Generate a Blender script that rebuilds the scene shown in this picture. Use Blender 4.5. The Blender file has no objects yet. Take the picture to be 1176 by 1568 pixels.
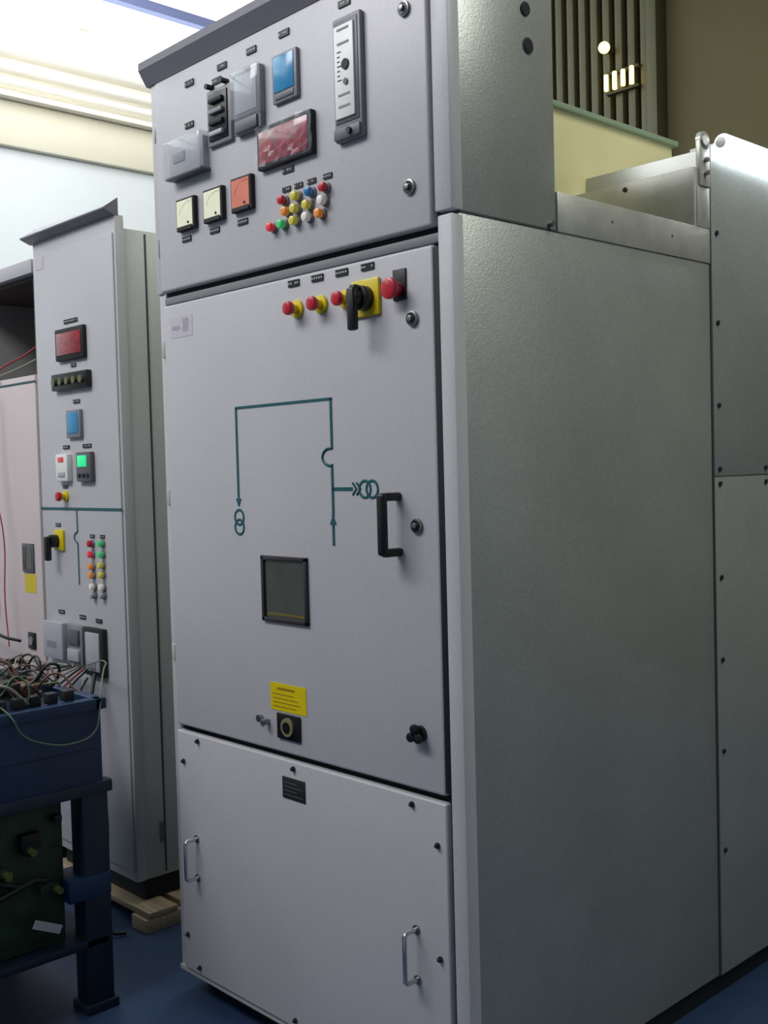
import bpy, bmesh, math, random
import numpy as np
from mathutils import Vector, Matrix
random.seed(7)
scn=bpy.context.scene
COL=scn.collection
try:
    scn.view_settings.view_transform='Standard'
    scn.view_settings.look='None'
except Exception: pass

# ------------------------------------------------------------ materials
def lin(c):
    return tuple(((v/255)/12.92 if v/255<=0.04045 else (((v/255)+0.055)/1.055)**2.4) for v in c)
MATS={}
def mat(name,col,rough=.5,metal=0.,var=0.,scale=6.,bump=0.,emit=0.,alpha=1.,coat=0.,stretch=None,spec=.5,bscale=None,grain=0.):
    if name in MATS: return MATS[name]
    m=bpy.data.materials.new(name); m.use_nodes=True
    nt=m.node_tree; b=nt.nodes['Principled BSDF']
    c=lin(col)
    b.inputs['Base Color'].default_value=(*c,1)
    b.inputs['Roughness'].default_value=rough
    b.inputs['Metallic'].default_value=metal
    b.inputs['Specular IOR Level'].default_value=spec
    if coat: b.inputs['Coat Weight'].default_value=coat
    if emit:
        b.inputs['Emission Color'].default_value=(*c,1); b.inputs['Emission Strength'].default_value=emit
    if alpha<1: b.inputs['Alpha'].default_value=alpha
    tc=nt.nodes.new('ShaderNodeTexCoord'); mp=nt.nodes.new('ShaderNodeMapping')
    nt.links.new(tc.outputs['Object'],mp.inputs[0])
    if stretch: mp.inputs['Scale'].default_value=stretch
    nz=nt.nodes.new('ShaderNodeTexNoise'); nz.inputs['Scale'].default_value=scale; nz.inputs['Detail'].default_value=6
    nt.links.new(mp.outputs[0],nz.inputs[0])
    if var:
        rp=nt.nodes.new('ShaderNodeValToRGB')
        rp.color_ramp.elements[0].position=.3; rp.color_ramp.elements[1].position=.7
        rp.color_ramp.elements[0].color=(*[x*(1-var) for x in c],1)
        rp.color_ramp.elements[1].color=(*[min(1,x*(1+var)) for x in c],1)
        nt.links.new(nz.outputs[0],rp.inputs[0]); last=rp.outputs[0]
        if grain:   # fine orange-peel / spangle speckle of the coating
            n3=nt.nodes.new('ShaderNodeTexNoise'); n3.inputs['Scale'].default_value=260; n3.inputs['Detail'].default_value=2
            nt.links.new(mp.outputs[0],n3.inputs[0])
            mr=nt.nodes.new('ShaderNodeMapRange'); mr.inputs[1].default_value=.3; mr.inputs[2].default_value=.7
            mr.inputs[3].default_value=1-grain; mr.inputs[4].default_value=1+grain
            nt.links.new(n3.outputs[0],mr.inputs[0])
            vm=nt.nodes.new('ShaderNodeVectorMath'); vm.operation='SCALE'
            nt.links.new(last,vm.inputs[0]); nt.links.new(mr.outputs[0],vm.inputs['Scale']); last=vm.outputs[0]
        nt.links.new(last,b.inputs['Base Color'])
    if bump:
        n2=nz
        if bscale:
            n2=nt.nodes.new('ShaderNodeTexNoise'); n2.inputs['Scale'].default_value=bscale
            nt.links.new(mp.outputs[0],n2.inputs[0])
        bp=nt.nodes.new('ShaderNodeBump'); bp.inputs['Strength'].default_value=bump; bp.inputs['Distance'].default_value=.002
        nt.links.new(n2.outputs[0],bp.inputs['Height']); nt.links.new(bp.outputs[0],b.inputs['Normal'])
    MATS[name]=m; return m

PAINT=mat('painted_steel_light_grey',(189,188,190),.40,0,.03,3,.05,bscale=180,grain=.05)
PAINT2=mat('painted_steel_grey',(182,183,180),.45,0,.03,3,.05,bscale=180,grain=.05)
GALV=mat('aluzinc_sheet',(172,176,168),.36,.5,.07,4,.16,bscale=240,grain=.10)
GALVC=mat('galvanised_sheet_bright',(196,196,184),.36,.5,.12,14,.1,bscale=90,grain=.08)
CREAM=mat('cream_sheet',(218,210,160),.32,.1,.06,5)
GASK=mat('gasket_black',(10,22,22),.7)
SEAM=mat('seam_shadow_paint',(60,64,66),.6)
GAPG=mat('gap_grey',(124,126,128),.6)
CAN=mat('canopy_dark_grey',(116,114,122),.5,0,.05,5)
BLACK=mat('black_plastic',(18,18,20),.4)
BLACKM=mat('black_plastic_matte',(28,28,30),.65)
DGREY=mat('dark_grey_plastic',(95,95,100),.45)
MGREY=mat('mid_grey_plastic',(132,132,138),.45)
LGREY=mat('light_grey_plastic',(172,172,178),.4)
WHITE=mat('white_plastic',(236,236,230),.4)
IVORY=mat('meter_dial_white',(240,240,208),.4,0,.03,30,emit=.08)
ORNG=mat('meter_dial_orange',(222,130,106),.35,0,.08,25)
LABEL=mat('label_print_white',(190,190,198),.5)
TEAL=mat('mimic_teal',(14,86,92),.45)
RED=mat('red_plastic',(190,18,46),.3,coat=.4)
REDD=mat('display_red',(146,28,40),.22,0,.5,60,coat=.5)
REDB=mat('red_lens_bright',(228,50,64),.25,emit=.15,coat=.5)
YEL=mat('yellow_plastic',(222,198,16),.35,0,.03,8)
YLAMP=mat('yellow_lens',(205,192,70),.25,emit=.1,coat=.5)
BLAMP=mat('blue_lens',(30,105,160),.25,emit=.1,coat=.5)
GLAMP=mat('green_lens',(60,190,110),.25,emit=.2,coat=.5)
OLAMP=mat('orange_lens',(228,140,56),.25,emit=.12,coat=.5)
WLAMP=mat('white_lens',(224,218,210),.25,emit=.1,coat=.5)
LCD=mat('lcd_blue',(48,128,172),.2,0,.08,30,emit=.14)
LCDG=mat('lcd_green',(40,225,140),.2,emit=.5)
CHROME=mat('chrome',(200,200,205),.18,1.)
STEEL=mat('zinc_screw',(150,150,150),.35,.9)
DSCREW=mat('dark_screw',(48,46,50),.45,.3)
WGLASS=mat('smoked_window_glass',(62,66,58),.15,0,.25,10,coat=.5)
FILM=mat('clear_film',(220,225,235),.08,alpha=.12,coat=1.)
CLEAR=mat('clear_cover',(200,205,212),.1,alpha=.30,coat=1.)
BRASS=mat('brass',(180,160,80),.3,.9)
BLUE=mat('cart_blue',(8,44,78),.5,0,.12,6)
DBLUE=mat('cart_blue_dark',(6,30,50),.55,0,.15,6)
GREEN=mat('mechanism_green',(24,52,30),.6,0,.4,22)
OIL=mat('oily_steel',(26,30,30),.45,.4,.3,18)
DIRTY=mat('yellow_green_part',(84,90,32),.5,0,.3,30)
WOOD=mat('pallet_wood',(168,150,124),.75,0,.2,9,.4,stretch=(1,12,12))
FLOOR=mat('floor_painted_concrete',(46,66,96),.42,0,.18,3,.08,bscale=60)
WALLP=mat('wall_white_paint',(220,226,228),.7,0,.03,1.2)
BEAMM=mat('beam_cream',(230,225,204),.6,0,.05,2)
PIPE=mat('pipe_white',(252,248,236),.4,0,.03,3)
GIRD=mat('girder_blue_grey',(120,128,170),.6,0,.08,2)
OLIVE=mat('wall_olive',(86,78,46),.75,0,.28,.5)
SLAT=mat('slat_olive',(78,74,46),.55,0,.12,1.5)
SLATD=mat('slat_recess',(50,50,34),.8)
TUBE=mat('highlight_glow',(236,244,255),.5,emit=5)  # emission of the added tube that imitates the rear panel highlight
WINE=mat('clerestory_glow',(242,253,253),.5,emit=2.4)
WARM=mat('warm_lamp_glow',(255,224,140),.5,emit=3)
W_RED=mat('wire_red',(170,60,66),.5)
W_BLK=mat('wire_black',(26,30,34),.5); W_BEI=mat('wire_beige',(150,150,130),.5); W_GRN=mat('wire_green',(96,120,92),.5)
W_BRN=mat('wire_brown',(96,62,48),.5)
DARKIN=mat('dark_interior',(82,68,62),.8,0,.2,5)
PINKP=mat('panel_pinkish',(214,200,198),.45,0,.03,3)
STICK=mat('sticker',(202,194,200),.25,0,.05,60)
STICKP=mat('sticker_print',(168,162,174),.4,0,.2,120)

# ------------------------------------------------------------ helpers
def empty(name):
    e=bpy.data.objects.new(name,None); COL.objects.link(e); e.empty_display_size=.1; return e
def finish(bm,name,m,parent,smooth=False):
    me=bpy.data.meshes.new(name); bm.normal_update(); bm.to_mesh(me); bm.free()
    ms=m if isinstance(m,(list,tuple)) else [m]
    for q in ms: me.materials.append(q)
    o=bpy.data.objects.new(name,me); COL.objects.link(o)
    if parent: o.parent=parent
    if smooth:
        for p in me.polygons: p.use_smooth=True
        try:
            me.set_sharp_from_angle(angle=math.radians(40))
        except Exception: pass
    return o
def merge(bm,b2):
    me=bpy.data.meshes.new('tmp'); b2.to_mesh(me); b2.free()
    bm.from_mesh(me); bpy.data.meshes.remove(me)
def addbox(bm,x0,x1,y0,y1,z0,z1,bev=0,mi=0,seg=2):
    b2=bmesh.new()
    bmesh.ops.create_cube(b2,size=1)
    for v in b2.verts:
        v.co=Vector(((x0+x1)/2+v.co.x*(x1-x0),(y0+y1)/2+v.co.y*(y1-y0),(z0+z1)/2+v.co.z*(z1-z0)))
    if bev: bmesh.ops.bevel(b2,geom=b2.edges[:],offset=min(bev,.45*min(abs(x1-x0),abs(y1-y0),abs(z1-z0))),segments=seg,profile=.5,affect='EDGES')
    for f in b2.faces: f.material_index=mi
    merge(bm,b2)
def box(name,x0,x1,y0,y1,z0,z1,m,parent=None,bev=0,seg=2):
    x0,x1=sorted((x0,x1)); y0,y1=sorted((y0,y1)); z0,z1=sorted((z0,z1))
    bm=bmesh.new(); addbox(bm,x0,x1,y0,y1,z0,z1,bev,0,seg); return finish(bm,name,m,parent,bev>0)
def rot_to(axis):
    return {'z':Matrix(),'y':Matrix.Rotation(math.radians(90),4,'X'),'x':Matrix.Rotation(math.radians(90),4,'Y')}[axis]
def addcyl(bm,c,axis,r,h,seg=24,bev=0,mi=0,r2=None):
    b2=bmesh.new()
    bmesh.ops.create_cone(b2,cap_ends=True,segments=seg,radius1=r,radius2=r if r2 is None else r2,depth=h)
    if bev:
        ed=[e for e in b2.edges if abs(e.verts[0].co.z-e.verts[1].co.z)<1e-6]
        bmesh.ops.bevel(b2,geom=ed,offset=bev,segments=2,profile=.5,affect='EDGES')
    bmesh.ops.transform(b2,matrix=Matrix.Translation(Vector(c))@rot_to(axis),verts=b2.verts)
    for f in b2.faces: f.material_index=mi
    merge(bm,b2)
def cyl(name,c,axis,r,h,m,parent=None,seg=24,bev=0,r2=None):
    bm=bmesh.new(); addcyl(bm,c,axis,r,h,seg,bev,0,r2); return finish(bm,name,m,parent,True)
def addring(bm,c,axis,r,t,seg=32,mi=0):
    b2=bmesh.new(); n=8; rows=[]
    for i in range(seg):
        a=2*math.pi*i/seg; row=[]
        for j in range(n):
            b=2*math.pi*j/n; rr=r+t*math.cos(b)
            row.append(b2.verts.new((rr*math.cos(a),rr*math.sin(a),t*.6*math.sin(b))))
        rows.append(row)
    for i in range(seg):
        for j in range(n):
            f=b2.faces.new((rows[i][j],rows[(i+1)%seg][j],rows[(i+1)%seg][(j+1)%n],rows[i][(j+1)%n])); f.material_index=mi
    bmesh.ops.transform(b2,matrix=Matrix.Translation(Vector(c))@rot_to(axis),verts=b2.verts)
    merge(bm,b2)
def ring(name,c,axis,r,t,m,parent=None):
    bm=bmesh.new(); addring(bm,c,axis,r,t); return finish(bm,name,m,parent,True)
def tube(name,pts,r,m,parent=None,smooth=True,res=6):
    cu=bpy.data.curves.new(name,'CURVE'); cu.dimensions='3D'; cu.bevel_depth=r; cu.bevel_resolution=3; cu.resolution_u=res; cu.use_fill_caps=True
    if smooth:
        s=cu.splines.new('BEZIER'); s.bezier_points.add(len(pts)-1)
        for b,p in zip(s.bezier_points,pts):
            b.co=p; b.handle_left_type=b.handle_right_type='AUTO'
    else:
        s=cu.splines.new('POLY'); s.points.add(len(pts)-1)
        for b,p in zip(s.points,pts): b.co=(*p,1)
    cu.materials.append(m)
    o=bpy.data.objects.new(name,cu); COL.objects.link(o)
    if parent: o.parent=parent
    return o
def prism(name,prof,x0,x1,m,parent=None):
    bm=bmesh.new()
    a=[bm.verts.new((x0,y,z)) for y,z in prof]; b=[bm.verts.new((x1,y,z)) for y,z in prof]
    bm.faces.new(a); bm.faces.new(b[::-1])
    for i in range(len(prof)):
        j=(i+1)%len(prof); bm.faces.new((a[j],a[i],b[i],b[j]))
    bmesh.ops.recalc_face_normals(bm,faces=bm.faces)
    return finish(bm,name,m,parent)

class Panel:
    """parts sitting on a vertical front plane y = Y (outward = -y)"""
    def __init__(s,Y,parent,dx=0): s.Y=Y; s.p=parent; s.dx=dx
    def box(s,name,x0,x1,z0,z1,d,m,bev=.002,base=0.):
        return box(name,x0+s.dx,x1+s.dx,s.Y-base-d,s.Y-base+.001,z0,z1,m,s.p,bev)
    def cyl(s,name,x,z,r,d,m,base=0.,seg=24,bev=0,r2=None):
        return cyl(name,(x+s.dx,s.Y-base-d/2,z),'y',r,d,m,s.p,seg,bev,r2)
    def label(s,x,z,w=.034,h=.013):
        x+=s.dx
        bm=bmesh.new()
        addbox(bm,x-w/2,x+w/2,s.Y-.003,s.Y+.001,z-h/2,z+h/2,0,0)
        k=max(3,int(w/.006))
        for i in range(k):
            if random.random()<.2: continue
            cx=x-w/2+w*(i+.5)/k; ww=w/k*.28
            addbox(bm,cx-ww,cx+ww,s.Y-.0034,s.Y-.002,z-h*.13,z+h*.13,0,1)
        return finish(bm,'label_plate',[BLACK,LABEL],s.p)
    def lamp(s,x,z,m,r=.0095,d=.014,name='indicator_lamp'):
        x+=s.dx
        bm=bmesh.new()
        addcyl(bm,(x,s.Y-.003,z),'y',r*1.2,.006,28,.001,0)
        addcyl(bm,(x,s.Y-.006-d/2,z),'y',r,d,28,.003,1)
        return finish(bm,name,[MGREY,m],s.p,True)
    def lock(s,x,z,r=.014):
        bm=bmesh.new()
        addcyl(bm,(x,s.Y-.003,z),'y',r,.007,28,.001,0)
        addcyl(bm,(x,s.Y-.0065,z),'y',r*.78,.003,28,0,1)
        addcyl(bm,(x,s.Y-.009,z),'y',r*.42,.006,6,.0005,0)
        return finish(bm,'quarter_turn_lock',[STEEL,BLACK],s.p,True)
    def screw(s,x,z,m=DSCREW,r=.006):
        bm=bmesh.new(); addcyl(bm,(x,s.Y-.002,z),'y',r*1.2,.004,16,0,0); addcyl(bm,(x,s.Y-.0055,z),'y',r*.75,.006,6,.0005,0)
        return finish(bm,'screw',m,s.p,True)
    def meter(s,x,z,w,face,name='panel_meter'):
        x+=s.dx
        h=w/2; bm=bmesh.new(); Y=s.Y
        addbox(bm,x-h,x+h,Y-.012,Y+.001,z-h,z+h,.002,0)
        addbox(bm,x-h*.86,x+h*.86,Y-.0135,Y-.010,z-h*.82,z+h*.86,0,1)
        for i in range(9):
            a=math.radians(100+ i*70/8.0-20); R=h*1.25
            px=x+h*.5+R*math.cos(a)*.95; pz=z-h*.55+R*math.sin(a)
            addbox(bm,px-.0004,px+.0004,Y-.0141,Y-.013,pz-.0016,pz+.0016,0,0)
        addcyl(bm,(x+h*.4,Y-.014,z-h*.58),'y',h*.08,.002,18,0,0)
        addbox(bm,x-h*.8,x+h*.8,Y-.0150,Y-.013,z-h*.98,z-h*.76,0,0)
        return finish(bm,name,[BLACKM,face],s.p)
    def knob(s,x,z,m=RED,plate=YEL,r=.017,pw=.022):
        x+=s.dx
        bm=bmesh.new(); Y=s.Y
        if plate: addcyl(bm,(x,Y-.003,z),'y',pw,.006,28,.001,1)
        addcyl(bm,(x,Y-.012,z),'y',r*.66,.018,20,0,1 if plate else 0)
        addcyl(bm,(x,Y-.026,z),'y',r,.014,28,.004,0)
        return finish(bm,'mushroom_pushbutton',[m,plate or m],s.p,True)

# ============================================================ ROOM
box('floor',-3.6,6,-5,4.7,-.1,0,FLOOR)
box('wall_left',-3.7,-3.5,-5,4.7,0,3.12,WALLP)
box('wall_back',-3.7,6,4.5,4.7,0,5.2,OLIVE)
box('ceiling',-3.7,6,-5,4.7,5.2,5.3,WALLP)
win=empty('window_1')
box('glazing',-3.66,-3.62,-5,4.45,3.70,4.14,WINE,win)
box('glazing_upper',-3.66,-3.62,-5,4.45,4.20,5.05,WINE,win)
for i in range(5):
    y=-4.6+i*2.1
    box('mullion',-3.62,-3.57,y-.02,y+.02,3.70,5.05,PIPE,win)
box('transom',-3.66,-3.56,-5,4.45,4.14,4.20,GIRD,win)
box('wall_left_upper',-3.7,-3.5,-5,4.5,5.05,5.2,WALLP)
cb=empty('crane_beam')
box('web',-3.6,-3.46,-5,4.45,3.12,3.37,BEAMM,cb,.01)
box('top_flange',-3.65,-3.40,-5,4.45,3.37,3.40,PIPE,cb,.004)
box('back_plate',-3.7,-3.55,-5,4.45,3.40,3.70,PIPE,cb)
for i,(x,z,r) in enumerate([(-3.44,3.63,.042),(-3.43,3.53,.03),(-3.43,3.455,.026)]):
    pp=empty('wall_pipe')
    cyl('pipe',(x,-.3,z),'y',r,9.3,PIPE,pp,20)
    for y in (-2.05,-.05,1.0,3.0): box('clamp',-3.55,x+.01,y-.015,y+.015,z-.012,z+.012,BEAMM,pp,.003)
    if i==0:
        cyl('valve_stem',(-3.42,1.72,3.75),'z',.012,.20,BEAMM,pp); box('valve_lever',-3.43,-3.41,1.66,1.74,3.84,3.86,BEAMM,pp,.004)
dr=empty('slatted_door')  # slatted door standing before the back wall
box('recess_panel',-2.75,-1.45,4.46,4.49,0.001,4.9,SLATD,dr)
for i in range(14):
    x=-2.70+i*.092
    box('slat',x,x+.052,4.40,4.465,.001,4.9,SLAT,dr,.006)
box('post',-1.45,-1.38,4.38,4.49,0.001,4.95,SLAT,dr,.005)
bm=bmesh.new(); bmesh.ops.create_uvsphere(bm,u_segments=20,v_segments=12,radius=.036)
bmesh.ops.translate(bm,verts=bm.verts,vec=(-1.719,4.33,3.882)); finish(bm,'bulb',WARM,dr,True)
cyl('bulb_socket',(-1.719,4.38,3.882),'y',.022,.07,SLATD,dr)
for i in range(4):
    x=-1.715+i*.062
    cyl('glow_tube_%d'%(i+1),(x,4.34,3.665),'z',.014,.10+.01*(i%2),WARM,dr,12,.004)
box('lamp_rail',-1.74,-1.50,4.37,4.40,3.60,3.615,SLATD,dr); box('lamp_rail_upper',-1.74,-1.50,4.37,4.40,3.72,3.735,SLATD,dr)

# ============================================================ MAIN SWITCHGEAR
sg=empty('switchgear_cabinet')
D=.862; W=.986
box('body',0.0,W,0.0,D,.06,1.756,GALV,sg,.002)
box('plinth_front',.02,W-.02,.05,.10,0,.061,SEAM,sg)
box('plinth_rear',.02,W-.02,1.62,1.68,0,.061,SEAM,sg)
box('plinth_right',W-.07,W-.02,.05,1.68,0,.061,GASK,sg)
box('plinth_left',.02,.07,.05,1.68,0,.061,GASK,sg)
box('frame_right',.952,W+.002,-.022,.01,.06,1.752,PAINT,sg,.004)
box('door_gasket',.936,.9535,-.0215,0,.690,1.697,GASK,sg,.002)
box('lower_door_gasket',.936,.9535,-.010,0,.075,.680,GASK,sg,.002)
box('frame_left',-.002,.028,-.012,.01,.06,1.752,PAINT,sg,.004)
box('frame_backing',.0,.96,-.003,.01,.06,1.752,GASK,sg)
box('lv_box',0,W,0,.283,1.759,2.30,GALV,sg,.002)
box('lv_frame_right',.946,W+.002,-.022,.01,1.759,2.30,PAINT,sg,.004)
box('lv_frame_left',-.002,.024,-.018,.01,1.735,2.30,PAINT,sg,.004)
box('lv_backing',.02,.95,-.004,.01,1.735,2.30,SEAM,sg)
box('lv_gap_strip',.028,.952,-.016,0,1.706,1.724,GAPG,sg,.003)
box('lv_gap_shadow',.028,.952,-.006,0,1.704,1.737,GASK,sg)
prism('canopy',[(-.022,2.238),(-.044,2.272),(-.044,2.290),(.29,2.320),(.29,2.285),(-.01,2.238)],-.012,W+.014,CAN,sg)
box('lv_door',.026,.941,-.026,-.003,1.735,2.236,PAINT,sg,.007,3)
box('main_door',.032,.940,-.024,-.003,.684,1.703,PAINT,sg,.006,3)
box('lower_door',.030,.941,-.024,-.003,.075,.670,PAINT,sg,.005,3)
box('sill_trim',.0,W,-.018,0,.06,.073,PAINT2,sg,.002)
Y0=-.026
F=Panel(Y0,sg)
for x,z in [(.176,2.102),(.181,2.196),(.311,2.198),(.420,2.201),(.533,2.203),(.722,2.204),(.289,2.172)]: F.label(x,z)
for x in (.150,.264,.371,.534): F.label(x,1.845 if x<.5 else 1.923,.036,.012)
F.dx=.010
F.box('relay_box_body',.098,.238,1.990,2.062,.016,LGREY,.004)
F.box('relay_box_cover',.092,.244,1.984,2.070,.030,CLEAR,.004)
F.box('relay_box_foot',.098,.244,1.982,1.989,.028,DGREY,.002)
F.box('relay_box_badge',.118,.165,2.02,2.042,.018,MGREY,.001,.001)
F.box('test_block_frame',.249,.340,2.028,2.152,.010,MGREY,.003)
F.box('test_block_inner',.260,.330,2.038,2.142,.014,BLACK,.002)
for i in range(4):
    F.box('test_link',.270,.320,2.046+i*.024,2.056+i*.024,.022,[LGREY,BLACKM,MGREY,BLACKM][i],.002)
F.cyl('test_knob',.318,2.160,.006,.02,BLACK)
F.cyl('test_knob_left',.262,2.160,.006,.02,BLACK)
F.box('covered_relay_frame',.356,.452,2.028,2.160,.014,MGREY,.003)
F.box('covered_relay_face',.366,.442,2.070,2.150,.017,LGREY,.001)
F.box('covered_relay_base',.364,.444,2.030,2.056,.020,DGREY,.003)
F.box('covered_relay_cover',.354,.454,2.060,2.162,.022,CLEAR,.004)
F.box('multimeter_frame',.488,.570,2.062,2.162,.010,MGREY,.004)
F.box('multimeter_lcd',.496,.562,2.084,2.156,.012,LCD,.001)
F.box('multimeter_keys',.500,.560,2.068,2.080,.012,DGREY,.001)
F.dx=.004
F.box('alarm_display_frame',.441,.622,1.936,2.024,.014,BLACKM,.003)
F.box('alarm_display_face',.450,.612,1.945,2.014,.016,REDD,.001)
bm=bmesh.new(); nx,nz=12,6; vs=[]
for i in range(nx+1):
    for j in range(nz+1):
        vs.append(bm.verts.new((.450+.185*i/nx,Y0-.021-.004*math.sin(i*1.7+j*2.1)-.002*random.random(),1.938+.085*j/nz)))
for i in range(nx):
    for j in range(nz):
        a=i*(nz+1)+j; bm.faces.new((vs[a],vs[a+nz+1],vs[a+nz+2],vs[a+1]))
finish(bm,'display_plastic_film',FILM,sg,False)
F.dx=.012
F.box('protection_relay_frame',.684,.764,1.936,2.174,.012,MGREY,.004)
F.box('protection_relay_recess',.690,.758,1.970,2.166,.014,DGREY,.002)
F.box('protection_relay_face',.694,.750,1.978,2.156,.018,WHITE,.002)
for z in (2.145,2.118,2.02,1.998): F.box('relay_print',.705,.738,z,z+.004,.019,MGREY,0)
for i in range(7): F.box('relay_scale_tick',.704,.711 if i%3 else .715,2.050+i*.009,2.0515+i*.009,.019,BLACKM,0)
F.cyl('relay_dial',.728,2.078,.010,.021,BLACKM)
F.cyl('relay_dial_small',.728,2.045,.006,.021,DGREY)
F.box('protection_relay_base',.686,.762,1.938,1.962,.018,DGREY,.004)
F.cyl('relay_reset',.735,1.950,.006,.024,BLACK)
F.meter(.149,1.900,.074,IVORY); F.meter(.260,1.900,.074,IVORY); F.meter(.368,1.903,.074,ORNG)
F.dx=.011
Z1,Z2,Z3=1.861,1.836,1.812
for x,m in [(.512,RED),(.556,YLAMP),(.600,BLAMP),(.645,RED)]: F.lamp(x,Z1,m)
for x,m in [(.522,OLAMP),(.553,YLAMP),(.592,YLAMP),(.640,WLAMP)]: F.lamp(x,Z2,m)
for x,m in [(.472,REDB),(.508,GLAMP),(.549,YLAMP),(.590,WLAMP),(.630,OLAMP)]: F.lamp(x,Z3,m)
for x in (.516,.556,.598,.648): F.label(x,1.884,.026,.010)
F.dx=0
F.lock(.890,1.815); F.lock(.887,2.140)
for z in (1.845,2.12): F.box('hinge',.012,.030,z-.022,z+.022,.004,STEEL,.002,-.01)
# main door
Y0=-.024; F.Y=Y0
for x in (.539,.616,.691,.767): F.label(x,1.688,.036,.013)
for x in (.549,.626,.703): F.knob(x,1.633,RED,YEL,.0145,.019)
F.box('estop_plate',.838,.872,1.612,1.670,.004,BLACK,.001)
F.knob(.852,1.632,RED,None,.020)
F.box('switch_plate',.722,.802,1.592,1.664,.008,YEL,.004)
bm=bmesh.new()
addcyl(bm,(.766,Y0-.018,1.626),'y',.024,.022,32,.002)
addcyl(bm,(.766,Y0-.034,1.626),'y',.016,.026,28,.002)
addbox(bm,.757,.777,Y0-.052,Y0-.036,1.562,1.644,.005)
addbox(bm,.759,.775,Y0-.046,Y0-.028,1.61,1.650,.004)
finish(bm,'rotary_switch_handle',BLACK,sg,True)
F.lock(.887,1.574); F.lock(.885,1.188)
bm=bmesh.new()
addcyl(bm,(.880,Y0-.004,.794),'y',.016,.008,28,.001); addcyl(bm,(.880,Y0-.012,.794),'y',.010,.014,20,.001)
for a in range(3):
    an=math.radians(90+120*a); addcyl(bm,(.880+.011*math.cos(an),Y0-.018,.794+.011*math.sin(an)),'y',.0095,.010,18,.003)
finish(bm,'door_knob',BLACK,sg,True)
F.box('clear_sticker',.064,.156,1.622,1.672,.0006,STICK,0)
F.box('sticker_print',.116,.140,1.634,1.664,.0009,STICKP,0)
F.box('sticker_print_b',.072,.104,1.640,1.650,.0009,STICKP,0)
def mim(x0,x1,z0,z1): F.box('mimic_line',x0,x1,z0,z1,.0012,TEAL,0)
t=.0035
mim(.320-t,.646+t,1.441-t*.8,1.441+t*.8)
mim(.319-t,.319+t,1.222,1.441); mim(.645-t,.645+t,1.339,1.441)
mim(.644-t,.644+t,1.205,1.309); mim(.644,.705,1.258-t,1.258+t); mim(.643-t,.643+t,1.143,1.205)
tube('mimic_switch_arc',[(.645,Y0,1.341),(.628,Y0,1.339),(.615,Y0,1.326),(.618,Y0,1.314),(.635,Y0,1.306),(.645,Y0,1.306)],.003,TEAL,sg)
for cx,cz in [(.741,1.257),(.762,1.257),(.319,1.196),(.319,1.174)]: ring('mimic_transformer_ring',(cx,Y0,cz),'y',.0165,.0032,TEAL,sg)
def arrow(pts,n='mimic_arrow'):
    bm=bmesh.new(); v=[bm.verts.new((x,Y0-.0015,z)) for x,z in pts]; f=bm.faces.new(v)
    r=bmesh.ops.extrude_face_region(bm,geom=[f]); bmesh.ops.translate(bm,verts=[q for q in r['geom'] if isinstance(q,bmesh.types.BMVert)],vec=(0,.002,0))
    finish(bm,n,TEAL,sg)
arrow([(.633,1.186),(.643,1.205),(.653,1.186)]); arrow([(.309,1.238),(.329,1.238),(.319,1.220)])
for dx in (0,.012):
    tube('mimic_chevron',[(.705+dx,Y0,1.270),(.716+dx,Y0,1.258),(.705+dx,Y0,1.246)],.0026,TEAL,sg,False)
# black bow handle: two stand-offs and a slim straight grip
bm=bmesh.new()
for z in (1.243,1.137): addbox(bm,.826,.844,Y0-.044,Y0+.001,z-.008,z+.008,.004)
addbox(bm,.825,.845,Y0-.052,Y0-.036,1.132,1.250,.006,0,3)
finish(bm,'door_handle',BLACK,sg,True)
bm=bmesh.new()
x0,x1,z0,z1=.400,.558,.970,1.114; w=.010
addbox(bm,x0,x1,Y0-.007,Y0+.001,z1-w,z1,.002); addbox(bm,x0,x1,Y0-.007,Y0+.001,z0,z0+w,.002)
addbox(bm,x0,x0+w,Y0-.007,Y0+.001,z0,z1,.002); addbox(bm,x1-w,x1,Y0-.007,Y0+.001,z0,z1,.002)
finish(bm,'inspection_window_frame',mat('window_gasket',(44,40,44),.5),sg,True)
F.box('inspection_window_glass',x0+w,x1-w,z0+w,z1-w,.002,WGLASS,0)
F.box('inspection_window_inner_edge',x0+w+.008,x0+w+.011,z0+w+.01,z1-w-.006,.0025,DGREY,0)
F.box('inspection_window_inner_bar',x0+w+.006,x1-w-.006,z0+w+.005,z0+w+.010,.0025,BRASS,0)
F.box('warning_label',.416,.539,.776,.836,.001,YEL,0)
LT=mat('label_text_dark',(150,120,10),.6)
F.box('warning_text_title',.44,.50,.822,.827,.0015,LT,0)
for i in range(4):
    z=.812-i*.009
    F.box('warning_text',.424,.49+.03*random.random(),z-.0009,z+.0009,.0015,LT,0)
F.cyl('key_cylinder',.379,.750,.008,.010,STEEL); F.box('key',.398,.410,.740,.752,.018,STEEL,.002)
F.box('socket_plate',.440,.519,.716,.772,.006,BLACK,.003)
F.cyl('socket_ring',.481,.745,.020,.005,mat('dial_olive',(130,128,90),.4),.006)
F.cyl('socket_hole',.481,.745,.012,.007,BLACK,.006)
F.box('nameplate',.449,.527,.586,.633,.002,BLACKM,.001)
for i in range(4): F.box('nameplate_text',.456,.500+.02*(i%2),.621-i*.009,.6225-i*.009,.0025,DGREY,0)
for x,z in [(.489,.655),(.122,.655),(.852,.653),(.058,.596),(.918,.588),(.918,.371),(.052,.164),(.918,.16),(.47,.095),(.10,.095)]: F.screw(x,z,DSCREW,.0048)
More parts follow.
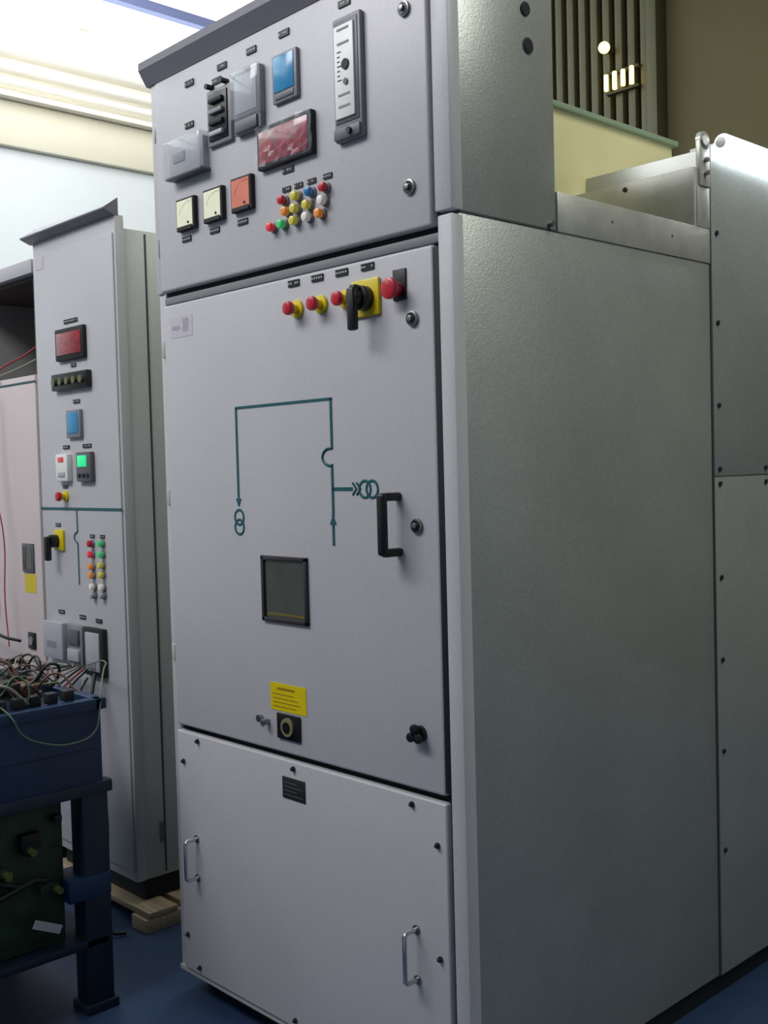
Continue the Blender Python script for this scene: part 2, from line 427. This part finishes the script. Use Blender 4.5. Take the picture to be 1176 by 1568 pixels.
def bail(x,z0,z1,name):
    tube(name,[(x,Y0,z1),(x,Y0-.028,z1),(x,Y0-.034,z1-.006),(x,Y0-.034,z0+.006),(x,Y0-.028,z0),(x,Y0,z0)],.0048,CHROME,sg,False)
    F.cyl('handle_washer',x,z1,.009,.003,STEEL); F.cyl('handle_washer_lower',x,z0,.009,.003,STEEL)
bail(.104,.318,.414,'lower_door_handle'); bail(.855,.312,.410,'lower_door_handle_right')
for z in (1.60,1.24,.86): box('door_hinge_pin',.014,.030,-.022,-.006,z-.02,z+.02,PAINT2,sg,.003)
# side details
box('shoulder_seam',.0,W+.0015,.0,.29,1.7555,1.7595,SEAM,sg)
cyl('cable_hole_upper',(W,.199,2.168),'x',.013,.006,BLACK,sg)
cyl('cable_hole',(W,.206,2.100),'x',.013,.006,BLACK,sg)
cyl('cable_hole_grommet',(W,.206,2.100),'x',.016,.003,SEAM,sg)
box('side_rail_sheet',W-.015,W+.003,.286,D,1.756,1.836,GALVC,sg,.002)
for y in (.262,): cyl('rail_screw',(W+.004,y,1.768),'x',.006,.012,STEEL,sg,6)
for y in (.47,.70): cyl('rail_rivet',(W+.003,y,1.80),'x',.003,.002,STEEL,sg,10)
box('relief_duct',.08,.64,.284,1.27,1.757,2.185,CREAM,sg,.003)
box('relief_duct_lip',.07,.655,.284,1.28,2.178,2.192,mat('duct_lip_green',(128,146,118),.5),sg,.002)
box('rear_bridge_box',.02,W,.800,D,1.757,1.972,GALVC,sg,.002)
for x in (.55,.80): cyl('bridge_screw',(x,.799,1.955),'y',.006,.005,DSCREW,sg,8)
box('rear_box',.0,W,D,1.72,.06,2.025,GALV,sg,.002)
box('rear_side_panel_lower',W,W+.004,D+.005,1.72,.06,1.255,GALV,sg,.001)
box('rear_side_panel_upper',W,W+.004,D+.005,1.72,1.259,2.03,GALV,sg,.001)
box('rear_vertical_seam',W-.01,W+.0025,D-.001,D+.005,.06,2.03,SEAM,sg)
for z in (1.62,1.426,1.275,1.24,1.017,.82,.60,.36,1.83): cyl('panel_screw',(W+.005,.888,z),'x',.006,.006,DSCREW,sg,8)
for z in (1.275,1.24): cyl('panel_screw',(W+.005,1.11,z),'x',.006,.006,DSCREW,sg,8)
bm=bmesh.new(); addbox(bm,W-.004,W+.008,.815,.858,1.93,2.035,.002); addcyl(bm,(W+.002,.836,2.035),'x',.021,.012,28)
finish(bm,'lifting_bracket',GALVC,sg,True)
cyl('lifting_eye',(W+.004,.836,2.035),'x',.011,.012,WHITE,sg,24)
for z in (1.96,1.99): cyl('bracket_bolt',(W+.012,.836,z),'x',.006,.01,STEEL,sg,6)
box('bracket_angle',W-.015,W+.004,.808,D,1.836,1.93,GALVC,sg,.002)
# added glowing tube, stands in for the blown-out highlight on the rear compartment
fl=empty('added_glow_bar')
box('glow_clip_plate',W-.06,W+.012,.885,1.71,2.0305,2.038,WHITE,fl)
cyl('glow_tube',(W+.026,1.30,2.034),'y',.021,.84,TUBE,fl,24,.004)
cyl('glow_end_cap',(W+.026,.877,2.034),'y',.013,.010,WHITE,fl,24,.002)
cyl('glow_end_cap_rear',(W+.026,1.723,2.034),'y',.013,.010,WHITE,fl,24,.002)

# ============================================================ LEFT CONTROL CABINET
lc=empty('control_cabinet'); LY=.125
box('body',-.945,-.445,LY+.02,.75,.12,2.0,PAINT2,lc,.003)
box('base_frame',-.935,-.455,LY+.03,.74,.060,.122,GASK,lc)
box('front_frame',-.950,-.441,LY-.0,LY+.03,.12,2.035,PAINT,lc,.004)
box('side_seam',-.4455,-.4435,.22,.226,.13,1.99,SEAM,lc)
prism('canopy',[(LY-.001,2.032),(LY-.034,2.046),(LY-.034,2.050),(LY+.012,2.082),(LY+.012,2.032)],-.966,-.440,CAN,lc)
box('side_slot',-.4455,-.440,.205,.218,.22,.28,DGREY,lc)
L=Panel(LY,lc)
L.box('door_panel',-.940,-.450,.15,1.985,.006,PAINT,.003)
L.Y=LY-.006; L.dx=.014
L.box('sticker',-.935,-.885,1.945,1.983,.001,STICK,0)
LB=L.label
LB(-.702,1.765,.05,.012); LB(-.745,1.765,.03,.012)
L.box('alarm_display_frame',-.800,-.626,1.648,1.744,.014,BLACKM,.004)
L.box('alarm_display_face',-.788,-.638,1.664,1.730,.016,REDD,.001)
LB(-.71,1.632,.03,.01)
L.box('terminal_strip',-.826,-.604,1.560,1.610,.018,BLACK,.004)
for i in range(5): L.cyl('terminal',-.80+i*.042,1.585,.011,.026,mat('terminal_olive',(110,112,80),.4,.3),0,16)
LB(-.700,1.523,.04,.011)
L.box('multimeter_frame',-.752,-.666,1.414,1.498,.012,MGREY,.003); L.box('multimeter_lcd',-.742,-.676,1.428,1.490,.014,LCD,.001)
LB(-.775,1.388,.04,.011); LB(-.645,1.388,.05,.011)
L.box('relay_white',-.818,-.744,1.284,1.367,.018,WHITE,.004); L.box('relay_red_badge',-.800,-.765,1.343,1.358,.020,REDB,.001); L.box('relay_window',-.800,-.758,1.297,1.312,.020,LGREY,.001)
L.box('controller_body',-.692,-.604,1.282,1.370,.016,DGREY,.004); L.box('controller_screen',-.680,-.626,1.326,1.360,.018,LCDG,.001)
for i in range(3): L.cyl('controller_key',-.670+i*.025,1.300,.006,.02,BLACK)
LB(-.79,1.268,.03,.01)
L.knob(-.789,1.238,RED,YEL,.014,.017)
L.dx=0
L.box('mimic_line',-.944,-.447,1.196,1.204,.0015,TEAL,0)
L.box('mimic_line_v',-.714,-.708,1.13,1.198,.0015,TEAL,0); L.box('mimic_line_v2',-.714,-.708,.97,1.095,.0015,TEAL,0)
tube('mimic_arc',[(-.711,L.Y,1.131),(-.728,L.Y,1.122),(-.730,L.Y,1.108),(-.711,L.Y,1.096)],.003,TEAL,lc)
L.dx=.012
L.box('switch_plate',-.868,-.806,1.070,1.135,.008,YEL,.004)
bm=bmesh.new(); addcyl(bm,(-.835,L.Y-.018,1.10),'y',.020,.026,24,.002); addbox(bm,-.848,-.826,L.Y-.046,L.Y-.028,1.04,1.115,.005)
finish(bm,'rotary_switch_handle',BLACK,lc,True)
LB(-.845,1.15,.03,.01)
for x,z,m in [(-.632,1.098,RED),(-.570,1.100,GLAMP),(-.632,1.066,REDB),(-.570,1.068,GLAMP),(-.632,1.030,OLAMP),(-.572,1.036,YLAMP),(-.632,1.004,OLAMP),(-.572,1.008,YLAMP),(-.628,.970,WLAMP),(-.572,.972,WLAMP),(-.628,.945,LGREY),(-.572,.948,LGREY)]: L.lamp(x,z,m,.010,.012)
for x in (-.632,-.572): LB(x,1.120,.026,.01)
LB(-.843,.879,.036,.012); LB(-.709,.873,.036,.012); LB(-.610,.869,.036,.012)
L.box('relay_box_white',-.920,-.792,.735,.850,.030,LGREY,.005); L.box('relay_box_badge',-.89,-.83,.77,.79,.031,MGREY,0)
L.box('test_block_frame',-.782,-.688,.730,.848,.018,MGREY,.003); L.box('test_block_dark',-.772,-.700,.79,.835,.026,DGREY,.003); L.box('test_block_dark_b',-.772,-.70,.738,.775,.026,LGREY,.003)
L.box('protection_relay_frame',-.678,-.566,.705,.848,.018,BLACKM,.004); L.box('protection_relay_face',-.664,-.582,.72,.835,.022,LGREY,.003); L.box('protection_relay_keys',-.655,-.60,.725,.75,.024,MGREY,.002)

# adjacent cabinet with open compartment
ac=empty('control_cabinet.001')
ax0,ax1=-1.56,-.956
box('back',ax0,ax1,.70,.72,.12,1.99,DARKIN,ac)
box('side_left',ax0,ax0+.02,LY+.01,.72,.12,1.99,PAINT2,ac)
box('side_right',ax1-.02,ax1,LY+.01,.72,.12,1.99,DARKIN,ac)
box('roof',ax0,ax1,LY-.005,.72,1.945,1.99,PAINT,ac,.003)
box('base_frame',ax0+.01,ax1-.01,LY+.03,.71,.060,.141,GASK,ac)
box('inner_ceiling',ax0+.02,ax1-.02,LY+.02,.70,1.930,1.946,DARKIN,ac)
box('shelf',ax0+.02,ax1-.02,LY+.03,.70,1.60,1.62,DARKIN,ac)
box('door_panel',ax0+.002,ax1-.002,LY-.006,LY+.02,.14,1.625,PINKP,ac,.004)
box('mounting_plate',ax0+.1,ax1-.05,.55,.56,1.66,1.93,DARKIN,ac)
for i in range(4): box('contactor',ax0+.15+i*.1,ax0+.22+i*.1,.47,.55,1.72,1.84,BLACKM,ac,.004)
tube('loose_wire',[(ax1-.03,.3,1.85),(-1.15,.2,1.72),(-1.25,LY-.01,1.64),(-1.2,LY-.015,1.62)],.003,W_RED,ac)
tube('loose_wire_b',[(ax1-.02,.25,1.75),(-1.10,.18,1.68),(-1.3,LY-.01,1.63)],.003,W_BEI,ac)
A=Panel(LY-.006,ac)
A.box('window_frame',-1.085,-1.005,.992,1.085,.006,DGREY,.002); A.box('window_glass',-1.075,-1.015,1.002,1.075,.007,WGLASS,0)
A.box('warning_label',-1.08,-1.00,.925,.985,.001,YEL,0)
A.box('socket_plate',-1.065,-1.015,.742,.795,.006,BLACK,.002); A.cyl('socket',-1.04,.768,.014,.01,MGREY)
A.box('mimic_line',ax0+.01,ax1,1.600,1.607,.001,TEAL,0)
tube('hanging_wire_red',[(-1.215,LY-.03,1.60),(-1.20,LY-.05,1.45),(-1.165,LY-.06,1.2),(-1.17,LY-.06,1.0),(-1.12,LY-.08,.85),(-1.13,LY-.10,.72)],.0022,W_RED,ac)
tube('hanging_wire_pink',[(-1.19,LY-.03,1.58),(-1.17,LY-.06,1.3),(-1.13,LY-.05,1.1),(-1.14,LY-.05,.9),(-1.10,LY-.06,.75)],.0022,W_RED,ac)
def pallet(name,x0,x1,y0,y1):
    e=empty(name)
    n=6
    for i in range(n):
        y=y0+(y1-y0)*i/n
        box('top_board',x0,x1,y+.01,y+(y1-y0)/n-.01,.040,.058,WOOD,e,.003)
    for x in (x0,(x0+x1)/2-.04,x1-.08):
        box('stringer',x,x+.08,y0,y1,.0,.040,WOOD,e,.003)
pallet('wooden_pallet',-1.60,-.36,.10,.80)

# ============================================================ CART
ct=empty('workshop_cart')
cx0,cx1,cy0,cy1=-.66,-.06,-1.05,-.178
box('cart_top_box',cx0,cx1,cy0,cy1,.545,.745,BLUE,ct,.006)
box('cart_side_bumper',cx1-.03,cx1+.004,cy0,cy1+.022,.530,.560,DBLUE,ct,.004)
bm=bmesh.new()
addbox(bm,cx0-.01,cx1+.01,cy0-.01,cy0+.02,.735,.762,.003); addbox(bm,cx0-.01,cx1+.01,cy1-.02,cy1+.01,.735,.762,.003)
addbox(bm,cx0-.01,cx0+.02,cy0,cy1,.735,.762,.003); addbox(bm,cx1-.02,cx1+.01,cy0,cy1,.735,.762,.003)
finish(bm,'top_rim',BLUE,ct,True)
box('drawer_line',cx1-.001,cx1+.0015,cy0+.02,cy1-.02,.640,.643,DBLUE,ct)
for nm,x,y in [('leg_1',cx1-.06,cy1-.06),('leg_2',cx1-.06,cy0),('leg_3',cx0,cy1-.06),('leg_4',cx0,cy0)]:
    box(nm,x,x+.06,y,y+.07,.02,.55,DBLUE,ct,.004)
    box(nm+'_foot',x-.008,x+.068,y-.008,y+.078,0,.022,DBLUE,ct,.003)
box('lower_shelf',cx0,cx1,cy0,cy1,.16,.18,DBLUE,ct,.003)
box('corner_gusset',cx1-.10,cx1+.002,cy1-.10,cy1+.01,.28,.335,BLUE,ct,.003)
me_=ct
box('gear_case',-.58,-.12,-.95,-.30,.182,.30,GREEN,me_,.01)
box('gear_plate',-.112,-.10,-.92,-.27,.182,.52,GREEN,me_,.004)
box('gear_plate_rear',-.50,-.49,-.92,-.30,.182,.50,OIL,me_,.004)
random.seed(21)
for i in range(9):
    y=-.80+i*.062; z=random.uniform(.28,.47)
    cyl('spring_drum',(-.09,y,z),'x',random.uniform(.012,.024),.04,OIL if i%2 else GREEN,me_,20,.004)
    cyl('shaft',(-.066,y,z),'x',.008,.03,DIRTY,me_,12)
for i in range(11):
    y=-.72+i*.042; z=random.uniform(.2,.48)
    box('terminal_block',-.10,-.07-random.random()*.02,y,y+random.uniform(.02,.05),z,z+random.uniform(.015,.04),[OIL,GREEN,BLACKM,DIRTY][i%4],me_,.004)
for i in range(3): tube('linkage_bar',[(-.075,-.75+i*.12,.22+.05*i),(-.07,-.60+i*.12,.42-.03*i),(-.075,-.45+i*.06,.35)],.008,OIL,me_,False)
box('top_link',-.45,-.13,-.9,-.34,.46,.49,OIL,me_,.006)
card=box('paper_card',-.002,.002,-.036,.036,-.010,.010,LGREY,me_); card.location=(-.062,-.335,.245); card.rotation_euler=(-.45,0,0)
# clutter on cart top
random.seed(5)
cl=empty('wire_tangle')
wm=[W_BLK,W_BLK,W_BEI,W_GRN,W_BRN,W_BLK,W_BRN,W_BEI,DGREY]
for k in range(70):
    x=random.uniform(-.6,-.12); y=random.uniform(-.75,-.25); pts=[]
    a=random.uniform(0,6.28)
    for j in range(6):
        pts.append((max(-.64,min(-.085,x)),max(-1.0,min(-.205,y)),.768+random.random()*.075*(1 if 0<j<5 else .2)))
        a+=random.uniform(-1.3,1.3); x+=.07*math.cos(a); y+=.07*math.sin(a)
    tube('wire',pts,random.choice((.002,.003,.004)),wm[k%9],cl)
tube('wire_accent',[(-.12,-.5,.78),(-.1,-.44,.83),(-.11,-.38,.80),(-.12,-.34,.77)],.003,W_RED,cl)
for k in range(34):
    x=random.uniform(-.58,-.10); y=random.uniform(-.62,-.22); s=random.uniform(.010,.024); zz=.760+random.choice((0,0,.02))
    o=box('connector',-s,s,-s*1.3,s*1.3,0,s*1.8,[BLACKM,OIL,MGREY,W_BRN,LGREY,BLACKM][k%6],cl,.003)
    o.location=(x,y,zz); o.rotation_euler=(0,0,random.uniform(0,3))
for k in range(9):
    y=-.60+k*.042; box('terminal',-.10,-.075,y,y+.026,.762,.788,BLACKM if k%3 else OIL,cl,.003)
ld=empty('test_leads')
tube('lead_white',[(-.62,LY-.05,.70),(-.60,.02,.62),(-.62,-.10,.60),(-.50,-.14,.72),(-.40,-.20,.785),(-.3,-.4,.80)],.003,W_BEI,ld)
tube('lead_black',[(-.60,LY-.05,.705),(-.57,.0,.66),(-.60,-.08,.70),(-.52,-.15,.79),(-.42,-.3,.80)],.0035,W_BLK,ld)
tube('lead_black_thick',[(-.575,LY-.04,.72),(-.53,.04,.60),(-.50,.05,.45),(-.49,.06,.30),(-.47,.04,.12),(-.42,.02,.02),(-.40,.06,.008)],.006,W_BLK,ld)
tube('lead_grey',[(-.585,LY-.04,.71),(-.53,.03,.60),(-.53,.03,.50),(-.51,.03,.36),(-.52,.03,.2),(-.50,0,.012)],.004,W_GRN,ld)
tube('lead_loop',[(-.12,-.43,.79),(-.047,-.41,.755),(-.045,-.385,.710),(-.045,-.33,.680),(-.045,-.26,.668),(-.045,-.205,.685),(-.046,-.19,.73),(-.07,-.17,.785),(-.30,-.03,.80),(-.62,LY-.04,.74)],.0020,W_GRN,ld)
tube('probe_lead',[(-1.3,LY-.12,.86),(-1.15,LY-.12,.84),(-1.02,LY-.12,.80),(-.93,LY-.10,.79)],.005,BLACK,ld)
for k in range(7):
    z=.80-.03*k
    tube('lead_side',[(-1.35,-.02,z-.05),(-1.1,.0,z-.08+.02*math.sin(k*2)),(-.9,.04,z-.07),(-.72+.02*k,LY-.05,.73)],.003,[W_BEI,W_BLK,W_BRN,W_BEI,W_BLK,W_RED,W_BLK][k],ld)

# ============================================================ LIGHTS
def area(name,loc,target,sx,sy,power,col):
    d=bpy.data.lights.new(name,'AREA'); d.shape='RECTANGLE'; d.size=sx; d.size_y=sy; d.energy=power; d.color=col
    o=bpy.data.objects.new(name,d); COL.objects.link(o); o.location=loc
    o.rotation_euler=(Vector(target)-Vector(loc)).to_track_quat('-Z','Y').to_euler(); return o
area('added_fill_light',(-.4,-2.5,4.0),(0.1,-.4,1.7),2.8,.9,98,(.98,.96,1.0))  # added fill for the door fronts, no actual fixture
area('added_fill_light.001',(2.9,1.0,3.9),(1.3,.8,1.5),.8,2.0,56,(1.0,1.0,.94))  # added fill that grades the right side panel from bright top down
area('added_fill_light.002',(-2.0,1.2,4.9),(-3.6,1.4,3.0),1.0,5.0,150,(1.0,1.0,.98))  # added fill to brighten the left wall and beam
area('window_daylight',(-3.3,.6,3.9),(-1.0,0.0,1.2),.4,6.0,50,(.86,.95,1.0))
w=bpy.data.worlds.new('hall_world'); scn.world=w; w.use_nodes=True
nt=w.node_tree; bg=nt.nodes['Background']
bg.inputs['Color'].default_value=(.64,.76,.86,1); bg.inputs['Strength'].default_value=.20

# ============================================================ CAMERA
yw,pt,rl,f=.8152,-.0389,-.0263,1679.4106
fw=Vector((-math.sin(yw)*math.cos(pt),math.cos(yw)*math.cos(pt),math.sin(pt)))
rt=Vector((math.cos(yw),math.sin(yw),0)); up=rt.cross(fw)
c,s=math.cos(rl),math.sin(rl)
r2=c*rt+s*up; u2=-s*rt+c*up
cd=bpy.data.cameras.new('camera'); cam=bpy.data.objects.new('camera',cd); COL.objects.link(cam)
M=Matrix(((r2.x,u2.x,-fw.x,2.3373),(r2.y,u2.y,-fw.y,-1.4782),(r2.z,u2.z,-fw.z,1.2953),(0,0,0,1)))
cam.matrix_world=M
cd.sensor_fit='VERTICAL'; cd.sensor_height=24; cd.lens=24*f/1568; cd.clip_start=.05
scn.camera=cam
